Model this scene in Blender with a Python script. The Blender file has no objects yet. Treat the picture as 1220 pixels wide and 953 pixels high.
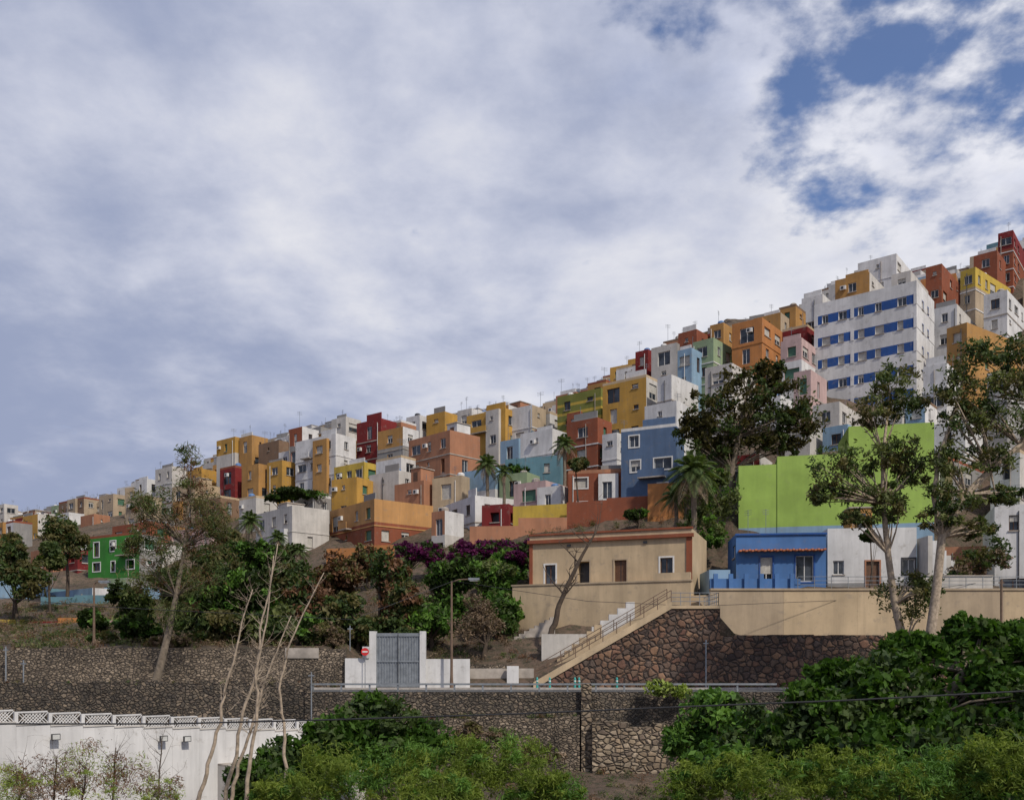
import bpy, math, random, numpy as np
from mathutils import Vector
random.seed(7); np.random.seed(7)
R=random.Random(11)
F=1100.0;HX=610.0;HY=790.0;CZ=10.0
def P(x,y,d): return ((x-HX)/F*d, d, CZ+(HY-y)/F*d)
def PX(x,d): return (x-HX)/F*d
def ZY(y,d): return CZ+(HY-y)/F*d
scene=bpy.context.scene
COL=scene.collection
# ------------------------------------------------------------ materials
MATS={}
def nn(nt,t,**k):
    n=nt.nodes.new(t)
    for a,b in k.items(): setattr(n,a,b)
    return n
def newmat(name):
    m=bpy.data.materials.new(name); m.use_nodes=True
    nt=m.node_tree; b=nt.nodes['Principled BSDF']
    return m,nt,b
def mixc(nt,mode,fac,a,b):
    n=nn(nt,'ShaderNodeMix',data_type='RGBA',blend_type=mode)
    for s,v in ((0,fac),(6,a),(7,b)):
        if isinstance(v,(int,float)): n.inputs[s].default_value=v
        elif isinstance(v,tuple): n.inputs[s].default_value=(*v[:3],1)
        else: nt.links.new(v,n.inputs[s])
    return n.outputs[2]
def maprange(nt,v,a,b,c=0.0,d=1.0,smooth=False):
    n=nn(nt,'ShaderNodeMapRange')
    if smooth: n.interpolation_type='SMOOTHSTEP'
    nt.links.new(v,n.inputs[0])
    for i,x in enumerate((a,b,c,d)): n.inputs[i+1].default_value=x
    return n.outputs[0]
def noise(nt,vec,scale,detail=5,rough=.55,dist=0):
    n=nn(nt,'ShaderNodeTexNoise'); n.inputs['Scale'].default_value=scale
    n.inputs['Detail'].default_value=detail; n.inputs['Roughness'].default_value=rough
    n.inputs['Distortion'].default_value=dist
    nt.links.new(vec,n.inputs['Vector']); return n.outputs['Fac']
def geo(nt): return nn(nt,'ShaderNodeNewGeometry').outputs['Position']
def mapping(nt,vec,s):
    n=nn(nt,'ShaderNodeMapping'); n.inputs['Scale'].default_value=s; nt.links.new(vec,n.inputs[0]); return n.outputs[0]
def bump(nt,b,h,st,dist=.05):
    n=nn(nt,'ShaderNodeBump'); n.inputs['Strength'].default_value=st; n.inputs['Distance'].default_value=dist
    nt.links.new(h,n.inputs['Height']); nt.links.new(n.outputs[0],b.inputs['Normal'])
def stucco(name,c,dirt=.35):
    if name in MATS: return name
    m,nt,b=newmat(name); g=geo(nt)
    n1=maprange(nt,noise(nt,g,.35,4,.6),.3,.7)
    base=mixc(nt,'MIX',n1,tuple(x*.78 for x in c),tuple(min(.85,x*1.06) for x in c))
    st=maprange(nt,noise(nt,mapping(nt,g,(1.3,1.3,.12)),1.0,5,.7),.42,.72,0,dirt)
    base=mixc(nt,'MIX',st,base,tuple(x*.42+.02 for x in c))
    sp=maprange(nt,noise(nt,g,1.5,6,.72),.56,.72,0,dirt*1.2)
    base=mixc(nt,'MIX',sp,base,(.22,.19,.16))
    nt.links.new(base,b.inputs['Base Color']); b.inputs['Roughness'].default_value=.88
    b.inputs['Specular IOR Level'].default_value=.2
    MATS[name]=m; return name
def plain(name,c,rough=.7,metal=0,var=.2,scale=3):
    m,nt,b=newmat(name); g=geo(nt)
    n1=noise(nt,g,scale,3,.6)
    nt.links.new(mixc(nt,'MIX',maprange(nt,n1,.3,.7),tuple(x*(1-var) for x in c),tuple(x*(1+var) for x in c)),b.inputs['Base Color'])
    b.inputs['Roughness'].default_value=rough; b.inputs['Metallic'].default_value=metal
    MATS[name]=m; return name
def leafmat(name,c1,c2,tr=.3):
    m,nt,b=newmat(name)
    a=nn(nt,'ShaderNodeAttribute'); a.attribute_name='rnd'
    col=mixc(nt,'MIX',a.outputs['Fac'],c1,c2)
    nt.links.new(col,b.inputs['Base Color']); b.inputs['Roughness'].default_value=.6
    b.inputs['Specular IOR Level'].default_value=.25
    t=nn(nt,'ShaderNodeBsdfTranslucent'); 
    nt.links.new(mixc(nt,'MULTIPLY',1.0,col,(1.3,1.4,.6)),t.inputs[0])
    mx=nn(nt,'ShaderNodeMixShader'); mx.inputs[0].default_value=tr
    nt.links.new(b.outputs[0],mx.inputs[1]); nt.links.new(t.outputs[0],mx.inputs[2])
    nt.links.new(mx.outputs[0],nt.nodes['Material Output'].inputs[0])
    MATS[name]=m; return name
def stone(name,cols,mortar,scale,mw=.06,zs=1.25,wob=.9):
    m,nt,b=newmat(name); g=geo(nt)
    wn=nn(nt,'ShaderNodeTexNoise'); wn.inputs['Scale'].default_value=1.1; wn.inputs['Detail'].default_value=4; nt.links.new(g,wn.inputs['Vector'])
    add=nn(nt,'ShaderNodeVectorMath',operation='MULTIPLY_ADD'); nt.links.new(wn.outputs['Color'],add.inputs[0])
    add.inputs[1].default_value=(wob,wob,wob); nt.links.new(g,add.inputs[2])
    v=mapping(nt,add.outputs[0],(1,1,zs))
    v1=nn(nt,'ShaderNodeTexVoronoi'); v1.inputs['Scale'].default_value=scale; nt.links.new(v,v1.inputs['Vector'])
    v2=nn(nt,'ShaderNodeTexVoronoi',feature='DISTANCE_TO_EDGE'); v2.inputs['Scale'].default_value=scale; nt.links.new(v,v2.inputs['Vector'])
    sx=nn(nt,'ShaderNodeSeparateColor'); nt.links.new(v1.outputs['Color'],sx.inputs[0])
    cr=nn(nt,'ShaderNodeValToRGB'); nt.links.new(sx.outputs[0],cr.inputs[0])
    e=cr.color_ramp.elements
    for i in range(len(cols)-2): e.new((i+1)/(len(cols)-1))
    for i,c in enumerate(cols): e[i].position=i/(len(cols)-1); e[i].color=(*c,1)
    ed=maprange(nt,v2.outputs['Distance'],mw*.2,mw*2.2)
    col=mixc(nt,'MIX',ed,mortar,cr.outputs[0])
    big=maprange(nt,noise(nt,g,.3,5,.7),.35,.68,.55,1.2)
    mm=nn(nt,'ShaderNodeVectorMath',operation='SCALE'); nt.links.new(col,mm.inputs[0]); nt.links.new(big,mm.inputs['Scale'])
    fine=maprange(nt,noise(nt,g,5,6,.75),.3,.7,.6,1.25)
    m2=nn(nt,'ShaderNodeVectorMath',operation='SCALE'); nt.links.new(mm.outputs[0],m2.inputs[0]); nt.links.new(fine,m2.inputs['Scale'])
    nt.links.new(m2.outputs[0],b.inputs['Base Color']); b.inputs['Roughness'].default_value=.95
    bump(nt,b,maprange(nt,v2.outputs['Distance'],0,.2),.9,.15)
    MATS[name]=m; return name
PAL={'white':(.66,.65,.64),'offwhite':(.55,.52,.48),'cream':(.52,.40,.26),'yellow':(.49,.28,.065),'ochre':(.43,.235,.08),'bright_yellow':(.54,.38,.07),
'orange':(.47,.20,.07),'salmon':(.40,.19,.11),'red':(.20,.025,.025),'terracotta':(.27,.085,.045),'blue':(.10,.155,.26),'light_blue':(.24,.36,.48),
'teal':(.13,.25,.30),'green':(.045,.22,.035),'lime':(.31,.45,.10),'grey':(.28,.27,.26),'pink':(.52,.37,.35),'brown':(.22,.14,.09),'olive':(.20,.21,.05),
'pale_green':(.28,.36,.22),'vivid_blue':(.075,.17,.38),'peach':(.52,.28,.11),'sand':(.42,.33,.23),'stripe_blue':(.03,.09,.29)}
for k,c in PAL.items(): stucco('paint_'+k,c,.22 if k in('lime','vivid_blue') else .45)
def pm(c): return 'paint_'+c
plain('roof_deck',(.33,.24,.19),.9,0,.3,.8)
m,nt,b=newmat('window_glass'); g=geo(nt)
nt.links.new(mixc(nt,'MIX',maprange(nt,noise(nt,g,.9,2,.5),.4,.6),(.012,.016,.02),(.06,.07,.085)),b.inputs['Base Color'])
b.inputs['Roughness'].default_value=.12; MATS['window_glass']=m
plain('frame_white',(.62,.61,.59),.6,0,.08)
plain('wood_brown',(.10,.045,.02),.6,0,.3,5)
plain('shutter_green',(.05,.13,.08),.6)
plain('curtain',(.42,.40,.36),.8)
plain('metal_grey',(.25,.27,.29),.5,.5,.2)
plain('metal_dark',(.05,.05,.055),.5,.4)
plain('pole_brown',(.14,.09,.06),.7)
plain('tank_blue',(.10,.20,.40),.5)
plain('asphalt',(.055,.054,.053),.9,0,.2,6)
plain('pavement',(.34,.31,.28),.9,0,.2,4)
plain('white_line',(.7,.7,.68),.8,0,.15)
plain('concrete',(.34,.30,.26),.9,0,.3,1.2)
plain('roof_tile',(.42,.14,.06),.8,0,.35,4)
plain('teal_plastic',(.03,.30,.27),.5)
plain('red_paint',(.55,.02,.02),.5)
plain('cable_black',(.015,.015,.017),.6)
plain('bark_grey',(.17,.135,.10),.95,0,.35,4)
plain('bark_pale',(.34,.27,.20),.95,0,.4,6)
plain('bark_dark',(.07,.05,.035),.95,0,.35,4)
plain('lamp_glass',(.5,.5,.48),.3)
leafmat('leaf_ficus',(.03,.085,.014),(.15,.27,.045),.32)
leafmat('leaf_dark',(.022,.042,.014),(.09,.13,.035))
leafmat('leaf_light',(.13,.20,.035),(.40,.46,.11),.38)
leafmat('leaf_euc',(.045,.068,.022),(.18,.20,.07))
leafmat('leaf_olive',(.05,.052,.018),(.18,.155,.06))
leafmat('leaf_dry',(.08,.055,.035),(.24,.17,.11),.15)
leafmat('leaf_purple',(.08,.012,.07),(.28,.04,.19),.3)
leafmat('leaf_palm',(.03,.06,.02),(.13,.17,.05))
leafmat('leaf_rust',(.07,.035,.02),(.20,.10,.05),.2)
stone('stone_brown',[(.07,.048,.042),(.17,.10,.065),(.11,.08,.065),(.26,.15,.09),(.15,.075,.055)],(.035,.028,.025),1.9,.05,1.15,.6)
stone('stone_grey',[(.07,.06,.05),(.18,.145,.105),(.10,.085,.07),(.27,.21,.15),(.14,.11,.085)],(.06,.05,.042),3.4,.06,1.5,.5)
stone('stone_tan',[(.10,.08,.06),(.27,.21,.15),(.17,.135,.10),(.38,.30,.22),(.13,.105,.08)],(.07,.056,.045),3.4,.06,1.7,.5)
stone('stone_block',[(.20,.15,.10),(.36,.27,.18),(.28,.22,.15),(.44,.35,.25),(.16,.12,.09)],(.06,.048,.038),2.2,.05,1.5,.2)
m,nt,b=newmat('earth'); g=geo(nt)
c1=mixc(nt,'MIX',maprange(nt,noise(nt,g,.12,8,.65),.35,.65),(.075,.05,.036),(.19,.13,.09))
c2=mixc(nt,'MIX',maprange(nt,noise(nt,g,1.4,8,.75),.45,.62),c1,(.055,.05,.027))
nt.links.new(c2,b.inputs['Base Color']); b.inputs['Roughness'].default_value=1
bump(nt,b,noise(nt,g,1.2,10,.75),1,.5); MATS['earth']=m
# ------------------------------------------------------------ mesh builder
class MB:
    def __init__(s): s.v=[];s.f=[];s.m=[];s.mats=[]
    def mi(s,n):
        if n not in s.mats: s.mats.append(n)
        return s.mats.index(n)
    def quad(s,a,b,c,d,m):
        i=len(s.v); s.v+= [a,b,c,d]; s.f.append((i,i+1,i+2,i+3)); s.m.append(s.mi(m))
    def poly(s,pts,m):
        i=len(s.v); s.v+=list(pts); s.f.append(tuple(range(i,i+len(pts)))); s.m.append(s.mi(m))
    def obox(s,o,u,n,a0,a1,z0,z1,n0,n1,m):
        def q(a,k,z): return (o[0]+u[0]*a+n[0]*k, o[1]+u[1]*a+n[1]*k, z)
        p=[q(a,k,z) for z in (z0,z1) for k in (n0,n1) for a in (a0,a1)]
        i=len(s.v); s.v+=p
        for f in ((0,1,3,2),(4,5,7,6),(0,1,5,4),(2,3,7,6),(0,2,6,4),(1,3,7,5)):
            s.f.append(tuple(i+j for j in f)); s.m.append(s.mi(m))
    def box(s,x0,x1,y0,y1,z0,z1,m): s.obox((0,0),(1,0),(0,1),x0,x1,z0,z1,y0,y1,m)
    def tube(s,pts,rad,m,sides=7):
        pts=[Vector(p) for p in pts]; prev=None; k=s.mi(m)
        for i,p in enumerate(pts):
            t=(pts[min(i+1,len(pts)-1)]-pts[max(i-1,0)])
            if t.length<1e-6: t=Vector((0,0,1))
            t.normalize(); ref=Vector((1,0,0)) if abs(t.x)<.8 else Vector((0,1,0))
            a=t.cross(ref).normalized(); b=t.cross(a)
            r=rad[i] if isinstance(rad,(list,tuple)) else rad
            base=len(s.v)
            for j in range(sides):
                w=2*math.pi*j/sides
                s.v.append(tuple(p+a*(r*math.cos(w))+b*(r*math.sin(w))))
            if prev is not None:
                for j in range(sides):
                    s.f.append((prev+j,prev+(j+1)%sides,base+(j+1)%sides,base+j)); s.m.append(k)
            prev=base
        s.f.append(tuple(prev+j for j in range(sides))); s.m.append(k)
    def done(s,name,leaves=None,smooth=False):
        V=np.array(s.v,dtype=np.float64).reshape(-1,3) if s.v else np.zeros((0,3))
        counts=[len(f) for f in s.f]; loops=[i for f in s.f for i in f]; mi=list(s.m); rn=np.full(len(s.f),.5)
        if leaves:
            for (lv,lr,lm) in leaves:
                n=len(lv)//4; off=len(V); V=np.vstack([V,lv]); 
                loops=np.concatenate([np.array(loops,dtype=np.int64),np.arange(n*4)+off]); counts=list(counts)+[4]*n
                mi=list(mi)+[s.mi(lm)]*n; rn=np.concatenate([rn,lr])
        org=(V.min(0)+V.max(0))/2; org[2]=V[:,2].min()
        V=V-org
        me=bpy.data.meshes.new(name); loops=np.array(loops,dtype=np.int32); counts=np.array(counts,dtype=np.int32)
        me.vertices.add(len(V)); me.vertices.foreach_set('co',V.astype(np.float32).ravel())
        me.loops.add(len(loops)); me.loops.foreach_set('vertex_index',loops)
        me.polygons.add(len(counts)); st=np.concatenate([[0],np.cumsum(counts)[:-1]]).astype(np.int32)
        me.polygons.foreach_set('loop_start',st); me.polygons.foreach_set('loop_total',counts)
        for n in s.mats: me.materials.append(MATS[n])
        me.polygons.foreach_set('material_index',np.array(mi,dtype=np.int32))
        if leaves:
            a=me.attributes.new('rnd','FLOAT','FACE'); a.data.foreach_set('value',rn.astype(np.float32))
        me.polygons.foreach_set('use_smooth',np.full(len(counts),smooth))
        me.update(calc_edges=True); me.validate()
        ob=bpy.data.objects.new(name,me); ob.location=org; COL.objects.link(ob); return ob
# ------------------------------------------------------------ terrain
tail={0:[(95,748),(130,700),(200,645),(300,625),(450,615)],
200:[(95,745),(125,700),(170,620),(220,600),(300,585)],
400:[(90,745),(118,660),(150,580),(190,535),(260,520)],
560:[(85,748),(105,668),(130,600),(150,540),(180,510),(250,500)],
640:[(80,760),(88,735),(105,640),(130,590),(150,530),(180,500),(250,485)],
700:[(80,755),(84,722),(90,690),(105,628),(125,580),(145,510),(165,480),(250,470)],
800:[(79,727),(84,700),(92,660),(104,610),(120,560),(140,500),(160,450),(220,440)],
855:[(78.2,727),(78.4,708),(92,695),(100,630),(118,560),(138,480),(160,430),(220,420)],
1000:[(78.2,757),(78.4,706),(92,695),(98,620),(115,520),(135,430),(155,385),(220,380)],
1220:[(78.2,757),(78.4,706),(92,695),(98,640),(115,500),(135,400),(155,330),(220,325)]}
cols=[(0,773,0),(200,773,200),(405,773,400),(415,812,400),(560,812,560),(640,812,640),(700,782,700),(800,729,800),(856,729,855),(862,760,1000),(1000,760,1000),(1220,760,1220)]
CX=[c[0] for c in cols]; CP=[]
for x,y0,k in cols:
    ds=[72.6];zs=[ZY(y0,72.6)]
    for d,y in tail[k]: ds.append(d);zs.append(ZY(y,d))
    ds+= [900,1800];zs+=[zs[-1]*.9,0]
    CP.append((ds,zs))
def hgt(X,Y):
    if Y<64.9: return 1.0 if Y<48 else 1.0+(Y-48)/17*1.6
    if Y<72.05: return 7.95
    px=HX+X/Y*F
    zz=[np.interp(max(Y,72.6),*c) for c in CP]
    return float(np.interp(px,CX,zz))
def lin(a,b,st): return list(np.arange(a,b,st))
XS=[-3000,-1500,-700,-400,-280]+lin(-200,200,1.8)+[200,280,400,700,1500,3000]
YS=[-1500,-500,-100,-20,0,20,40]+lin(50,64.5,3)+[64.88,65.0,68,72.0,72.6,75,78.2,78.4]+lin(80,200,1.8)+lin(200,320,8)+[330,400,500,900,1800,3500]
g=MB(); nx=len(XS)
for Y in YS:
    for X in XS:
        z=hgt(X,Y)
        if Y>80 and Y<400: z+=R.uniform(-.25,.25)
        elif Y<60: z+=R.uniform(-.2,.2)
        g.v.append((X,Y,z))
k=g.mi('earth')
for j in range(len(YS)-1):
    for i in range(nx-1):
        a=j*nx+i; g.f.append((a,a+1,a+nx+1,a+nx)); g.m.append(k)
g.done('ground',smooth=False)
# ------------------------------------------------------------ walls & buildings
def wall(mb,p0,p1,z0,z1,ops,mat,bands=(),rec=.2):
    dx,dy=p1[0]-p0[0],p1[1]-p0[1]; L=math.hypot(dx,dy)
    if L<.05: return
    u=(dx/L,dy/L); n=(u[1],-u[0])
    ops=[o for o in ops if o[0]>.05 and o[1]<L-.05 and o[2]>=z0-.01 and o[3]<z1-.02]
    xs=sorted({0,L,*[round(o[0],3) for o in ops],*[round(o[1],3) for o in ops]})
    zs=sorted({z0,z1,*[round(o[2],3) for o in ops],*[round(o[3],3) for o in ops],*[round(b_[q],3) for b_ in bands for q in(0,1) if z0<b_[q]<z1]})
    def q(a,z,k=0): return (p0[0]+u[0]*a+n[0]*k,p0[1]+u[1]*a+n[1]*k,z)
    for i in range(len(xs)-1):
        for j in range(len(zs)-1):
            cx=(xs[i]+xs[i+1])/2; cz=(zs[j]+zs[j+1])/2
            if any(o[0]<cx<o[1] and o[2]<cz<o[3] for o in ops): continue
            mm=mat
            for b_ in bands:
                if b_[0]<cz<b_[1]: mm=b_[2]
            mb.quad(q(xs[i],zs[j]),q(xs[i+1],zs[j]),q(xs[i+1],zs[j+1]),q(xs[i],zs[j+1]),mm)
    for o in ops:
        a,b_,zl,zh,ty=o[:5]; tr=o[5] if len(o)>5 else None
        r=-rec if ty!='hole' else -.9
        mb.quad(q(a,zl),q(b_,zl),q(b_,zl,r),q(a,zl,r),mat); mb.quad(q(a,zh),q(b_,zh),q(b_,zh,r),q(a,zh,r),mat)
        mb.quad(q(a,zl),q(a,zh),q(a,zh,r),q(a,zl,r),mat); mb.quad(q(b_,zl),q(b_,zh),q(b_,zh,r),q(b_,zl,r),mat)
        pane={'glass':'window_glass','door':'wood_brown','shutter':'curtain','green':'shutter_green','hole':'metal_dark','brownwin':'window_glass','garage':'metal_grey'}[ty]
        mb.quad(q(a,zl,r),q(b_,zl,r),q(b_,zh,r),q(a,zh,r),pane)
        if ty in('glass','brownwin'):
            fm='frame_white' if ty=='glass' else 'wood_brown'; w=.07
            for (s0,s1,t0,t1) in ((a,a+w,zl,zh),(b_-w,b_,zl,zh),((a+b_)/2-w/2,(a+b_)/2+w/2,zl+w,zh-w),(a+w,b_-w,zl,zl+w),(a+w,b_-w,zh-w,zh)):
                mb.obox(p0,u,n,s0,s1,t0,t1,r+.003,r+.05,fm)
            if R.random()<.3:
                hh=(zh-zl)*R.uniform(.25,.7); mb.obox(p0,u,n,a+w,b_-w,zh-hh,zh-w,r+.055,r+.07,'curtain')
        if ty=='door': mb.obox(p0,u,n,(a+b_)/2-.02,(a+b_)/2+.02,zl,zh,r+.003,r+.03,'metal_dark')
        if tr:
            w=.14
            for (s0,s1,t0,t1) in ((a-w,a,zl-w,zh+w),(b_,b_+w,zl-w,zh+w),(a,b_,zh,zh+w),(a,b_,zl-w,zl)):
                mb.obox(p0,u,n,s0,s1,t0,t1,.003,.05,tr)
        elif zh-zl<1.8: mb.obox(p0,u,n,a-.08,b_+.08,zl-.1,zl-.003,.0,.1,'concrete')
def autoops(L,z0,z1,rr,pitch=2.7,fl=2.9,dens=.85,trim=None,ww=1.15):
    ops=[]; nc=max(1,int((L-.6)/pitch)); 
    if L<2.0: return []
    step=L/nc; nf=int((z1-z0)/fl)
    base=rr.choice(['glass','glass','glass','brownwin','green','shutter'])
    for k in range(nf):
        top=z1-.95-k*fl
        for c in range(nc):
            if rr.random()>dens: continue
            xc=step*(c+.5)+rr.uniform(-.15,.15); ty=base if rr.random()<.75 else rr.choice(['shutter','hole','brownwin','glass'])
            w=ww*rr.choice([.7,1,1,1.4,1.8]); w=min(w,step-.5); h=rr.choice([1.2,1.3,1.4,2.05])
            if rr.random()<.1: w*=.5;h=.6
            if w<.35: continue
            ops.append((xc-w/2,xc+w/2,top-h,top,ty,trim))
    return ops
HERO=[]
def roofstuff(mb,C,u,v,t,s,zt,col,rr,amt=1):
    def at(a,b_): return (C[0]+u[0]*a+v[0]*b_, C[1]+u[1]*a+v[1]*b_)
    for rep in range(2):
        if rr.random()<.5*amt and t>5 and s>4.0:
            a=rr.uniform(.3,max(.4,t-3.6)); b_=rr.uniform(s*.3,max(s*.3+.1,s-3)); w=rr.uniform(1.8,3.3); h=rr.uniform(1.2,2.4)-rep*.5
            cm=pm(rr.choice([col,col,'white','offwhite','ochre','grey','salmon']))
            o=at(a,b_); mb.obox(o,u,v,0,w,zt-.8,zt+h,0,2.6,cm)
            mb.obox(o,u,v,-.12,w+.12,zt+h+.002,zt+h+.13,-.12,2.72,'concrete')
            mb.obox(o,u,v,w*.3,w*.3+.8,zt-.5,zt+h-.5,-.03,-.005,rr.choice(['wood_brown','metal_dark','window_glass']))
    if rr.random()<.5*amt:
        a=rr.uniform(.8,max(.9,t-1.5)); b_=rr.uniform(.8,max(.9,s-1.5)); o=at(a,b_)
        c=rr.choice(['tank_blue','frame_white','metal_dark','concrete'])
        mb.tube([(o[0],o[1],zt-.8),(o[0],o[1],zt+.45),(o[0],o[1],zt+.6)],[.5,.5,.3],c,10)
    for _ in range(rr.choice([0,0,1,1,2])):
        a=rr.uniform(.3,t-.3); b_=rr.uniform(.3,s-.3); o=at(a,b_); h=rr.uniform(1.0,3.0)
        mb.tube([(o[0],o[1],zt-.8),(o[0],o[1],zt+h)],.025,'metal_grey',4)
        an=rr.uniform(0,3); w=rr.uniform(.3,.6)
        for q in range(3):
            zz=zt+h-.1-q*.2; 
            mb.tube([(o[0]-w*math.cos(an),o[1]-w*math.sin(an),zz),(o[0]+w*math.cos(an),o[1]+w*math.sin(an),zz)],.018,'metal_grey',4)
    if rr.random()<.35*amt:
        mb.obox(at(.25,.25),u,v,0,min(rr.uniform(2,4),t-.5),zt-.1,zt+rr.uniform(.4,1.1),0,.15,pm(rr.choice([col,'white','grey'])))
    if rr.random()<.2*amt and t>5: # laundry
        for q in range(5):
            mb.obox(at(.8+q*.7,.6),u,v,0,.55,zt-.5,zt+.35,0,.02,pm(rr.choice(['white','red','light_blue','teal','white','pink'])))
def building(x0,xc,x1,yt,yb,d,col,th=38,rr=None,mb=None,name=None,dens=.85,trim=None,fl=2.9,pitch=2.7,bands=None,opsL=None,opsR=None,roof=1,side=None,hero=True,cap=None,ww=1.15,extra=5,t=None,s=None):
    rr=rr or random.Random(int(x0*7+yt*13+d)); own=mb is None; mb=mb or MB()
    h=math.radians(th); sn,cs=math.sin(h),math.cos(h)
    cx=PX(xc,d); C=(cx,d); u0=(x0-HX)/F; u1=(x1-HX)/F
    if t is None: t=(cx-u0*d)/max(.2,(u0*sn+cs))
    t=min(max(t,2.2),60)
    if s is None:
        den=sn-u1*cs
        s=(u1*d-cx)/den if (x1-xc>1 and den>.05) else 8
        s=min(max(s,3.5),16)
    zt=ZY(yt,d); zb=ZY(yb,d); z0=zb-extra
    U=(-cs,sn); V=(sn,cs)
    Lf=(C[0]+U[0]*t,C[1]+U[1]*t); Rt=(C[0]+V[0]*s,C[1]+V[1]*s); K=(Lf[0]+V[0]*s,Lf[1]+V[1]*s)
    wm=pm(col)
    if side is None and opsL is None and rr.random()<.22: side=rr.choice(['white','offwhite','sand','grey'])
    sm=pm(side) if side else wm
    auto=bands is None
    if auto:
        bands=[]
        q=rr.random()
        if q<.22: bands=[(zt-.35,zt,pm(rr.choice(['white','terracotta','cream','brown'])))]
        elif q<.38: bands=[(zb-9,zt-2.9*max(1,int((zt-zb)/6)),pm(rr.choice(['grey','offwhite','white','terracotta','sand'])))]
    oL=opsL if opsL is not None else autoops(t,zb-3,zt,rr,pitch,fl,dens,trim,ww)
    oR=opsR if opsR is not None else autoops(s,zb-3,zt,rr,pitch,fl,dens*.75,trim,ww)
    wall(mb,Lf,C,z0,zt,oL,wm,bands); wall(mb,C,Rt,z0,zt,oR,sm,bands)
    wall(mb,Rt,K,z0,zt,[],sm); wall(mb,K,Lf,z0,zt,autoops(s,zb-1,zt,rr,pitch,fl,.4),wm)
    uu=(-U[0],-U[1]); nL=(-V[0],-V[1]); nR=(cs,-sn)
    if opsL is None:
        if rr.random()<.4:
            cm=rr.choice([wm,pm('white'),'concrete'])
            for k in range(1,int((zt-zb)/fl)+2):
                z=zt-.55-k*fl
                mb.obox(Lf,uu,nL,-.05,t+.06,z,z+.16,.003,.07,cm); mb.obox(C,V,nR,-.0,s,z,z+.16,.003,.07,cm)
        if rr.random()<.5:
            a=rr.uniform(.2,t-.2); p=(Lf[0]+uu[0]*a+nL[0]*.07,Lf[1]+uu[1]*a+nL[1]*.07); mb.tube([(*p,z0),(*p,zt-.6)],.05,rr.choice(['concrete','frame_white','metal_dark']),5)
        for _ in range(rr.choice([0,0,1,2])):
            if t>4: a=rr.uniform(.3,t-1.3); z=zt-fl*rr.choice([.4,1.4,2.4]); mb.obox(Lf,uu,nL,a,a+.8,z-.55,z,.04,.35,'frame_white'); mb.obox(Lf,uu,nL,a+.1,a+.5,z-.47,z-.08,.353,.36,'metal_dark')
        if hero and t>6.5 and rr.random()<.35:
            a=rr.uniform(.15,.6)*t; w=rr.uniform(.2,.38)*t; zz=zt-rr.choice([0,.6,2.9]); cc=pm(rr.choice(['white','offwhite','terracotta','ochre','sand',col]))
            zz-=.05; a1=min(a+w,t-.1)
            q0=(Lf[0]+uu[0]*a,Lf[1]+uu[1]*a); 
            e=.55
            f0=(q0[0]+nL[0]*e,q0[1]+nL[1]*e); f1=(f0[0]+uu[0]*(a1-a),f0[1]+uu[1]*(a1-a)); q1=(q0[0]+uu[0]*(a1-a),q0[1]+uu[1]*(a1-a))
            wall(mb,f0,f1,zb-2,zz,autoops(a1-a,zb-1,zz,rr,2.3,fl,1),cc); wall(mb,q0,f0,zb-2,zz,[],cc); wall(mb,f1,q1,zb-2,zz,[],cc)
            mb.quad((*q0,zz),(*f0,zz),(*f1,zz),(*q1,zz),'concrete')
    capm=cap or rr.choice([wm,wm,'concrete',pm('white')])
    A=[Lf,C,Rt,K]; w=.22
    def ins(a,b_): return (C[0]+U[0]*a+V[0]*b_,C[1]+U[1]*a+V[1]*b_)
    I=[ins(t-w,w),ins(w,w),ins(w,s-w),ins(t-w,s-w)]
    for i in range(4):
        j=(i+1)%4
        mb.quad((*A[i],zt),(*A[j],zt),(*I[j],zt),(*I[i],zt),capm)
        mb.quad((*I[i],zt),(*I[j],zt),(*I[j],zt-.85),(*I[i],zt-.85),wm)
    mb.quad(*[(*p,zt-.85) for p in I],'roof_deck')
    if hero and rr.random()<.45 and t>6 and zt-zb>5.5 and opsL is None:
        a=rr.uniform(.6,t-4); zz=zt-.95-2.3-2.9*rr.choice([0,1]); bw=rr.uniform(2,3.2)
        mb.obox(Lf,uu,nL,a,a+bw,zz,zz+.14,.005,.9,'concrete')
        if rr.random()<.5: mb.obox(Lf,uu,nL,a,a+bw,zz+.143,zz+1,.82,.9,wm)
        else:
            mb.obox(Lf,uu,nL,a,a+bw,zz+.95,zz+1,.85,.9,'metal_dark')
            for q in range(int(bw/.25)): mb.obox(Lf,uu,nL,a+q*.25,a+q*.25+.03,zz+.143,zz+.949,.86,.89,'metal_dark')
    if roof: roofstuff(mb,C,U,V,t,s,zt,col,rr,roof)
    if hero: HERO.append((x0,x1,yt,yb,d,C[0]+(U[0]*t+V[0]*s)/2,C[1]+(U[1]*t+V[1]*s)/2,max(t,s)/2))
    if own: return mb.done(name or col+'_house')
    return dict(C=C,Lf=Lf,Rt=Rt,zt=zt,zb=zb,t=t,s=s,U=U,V=V)
B=building
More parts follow.
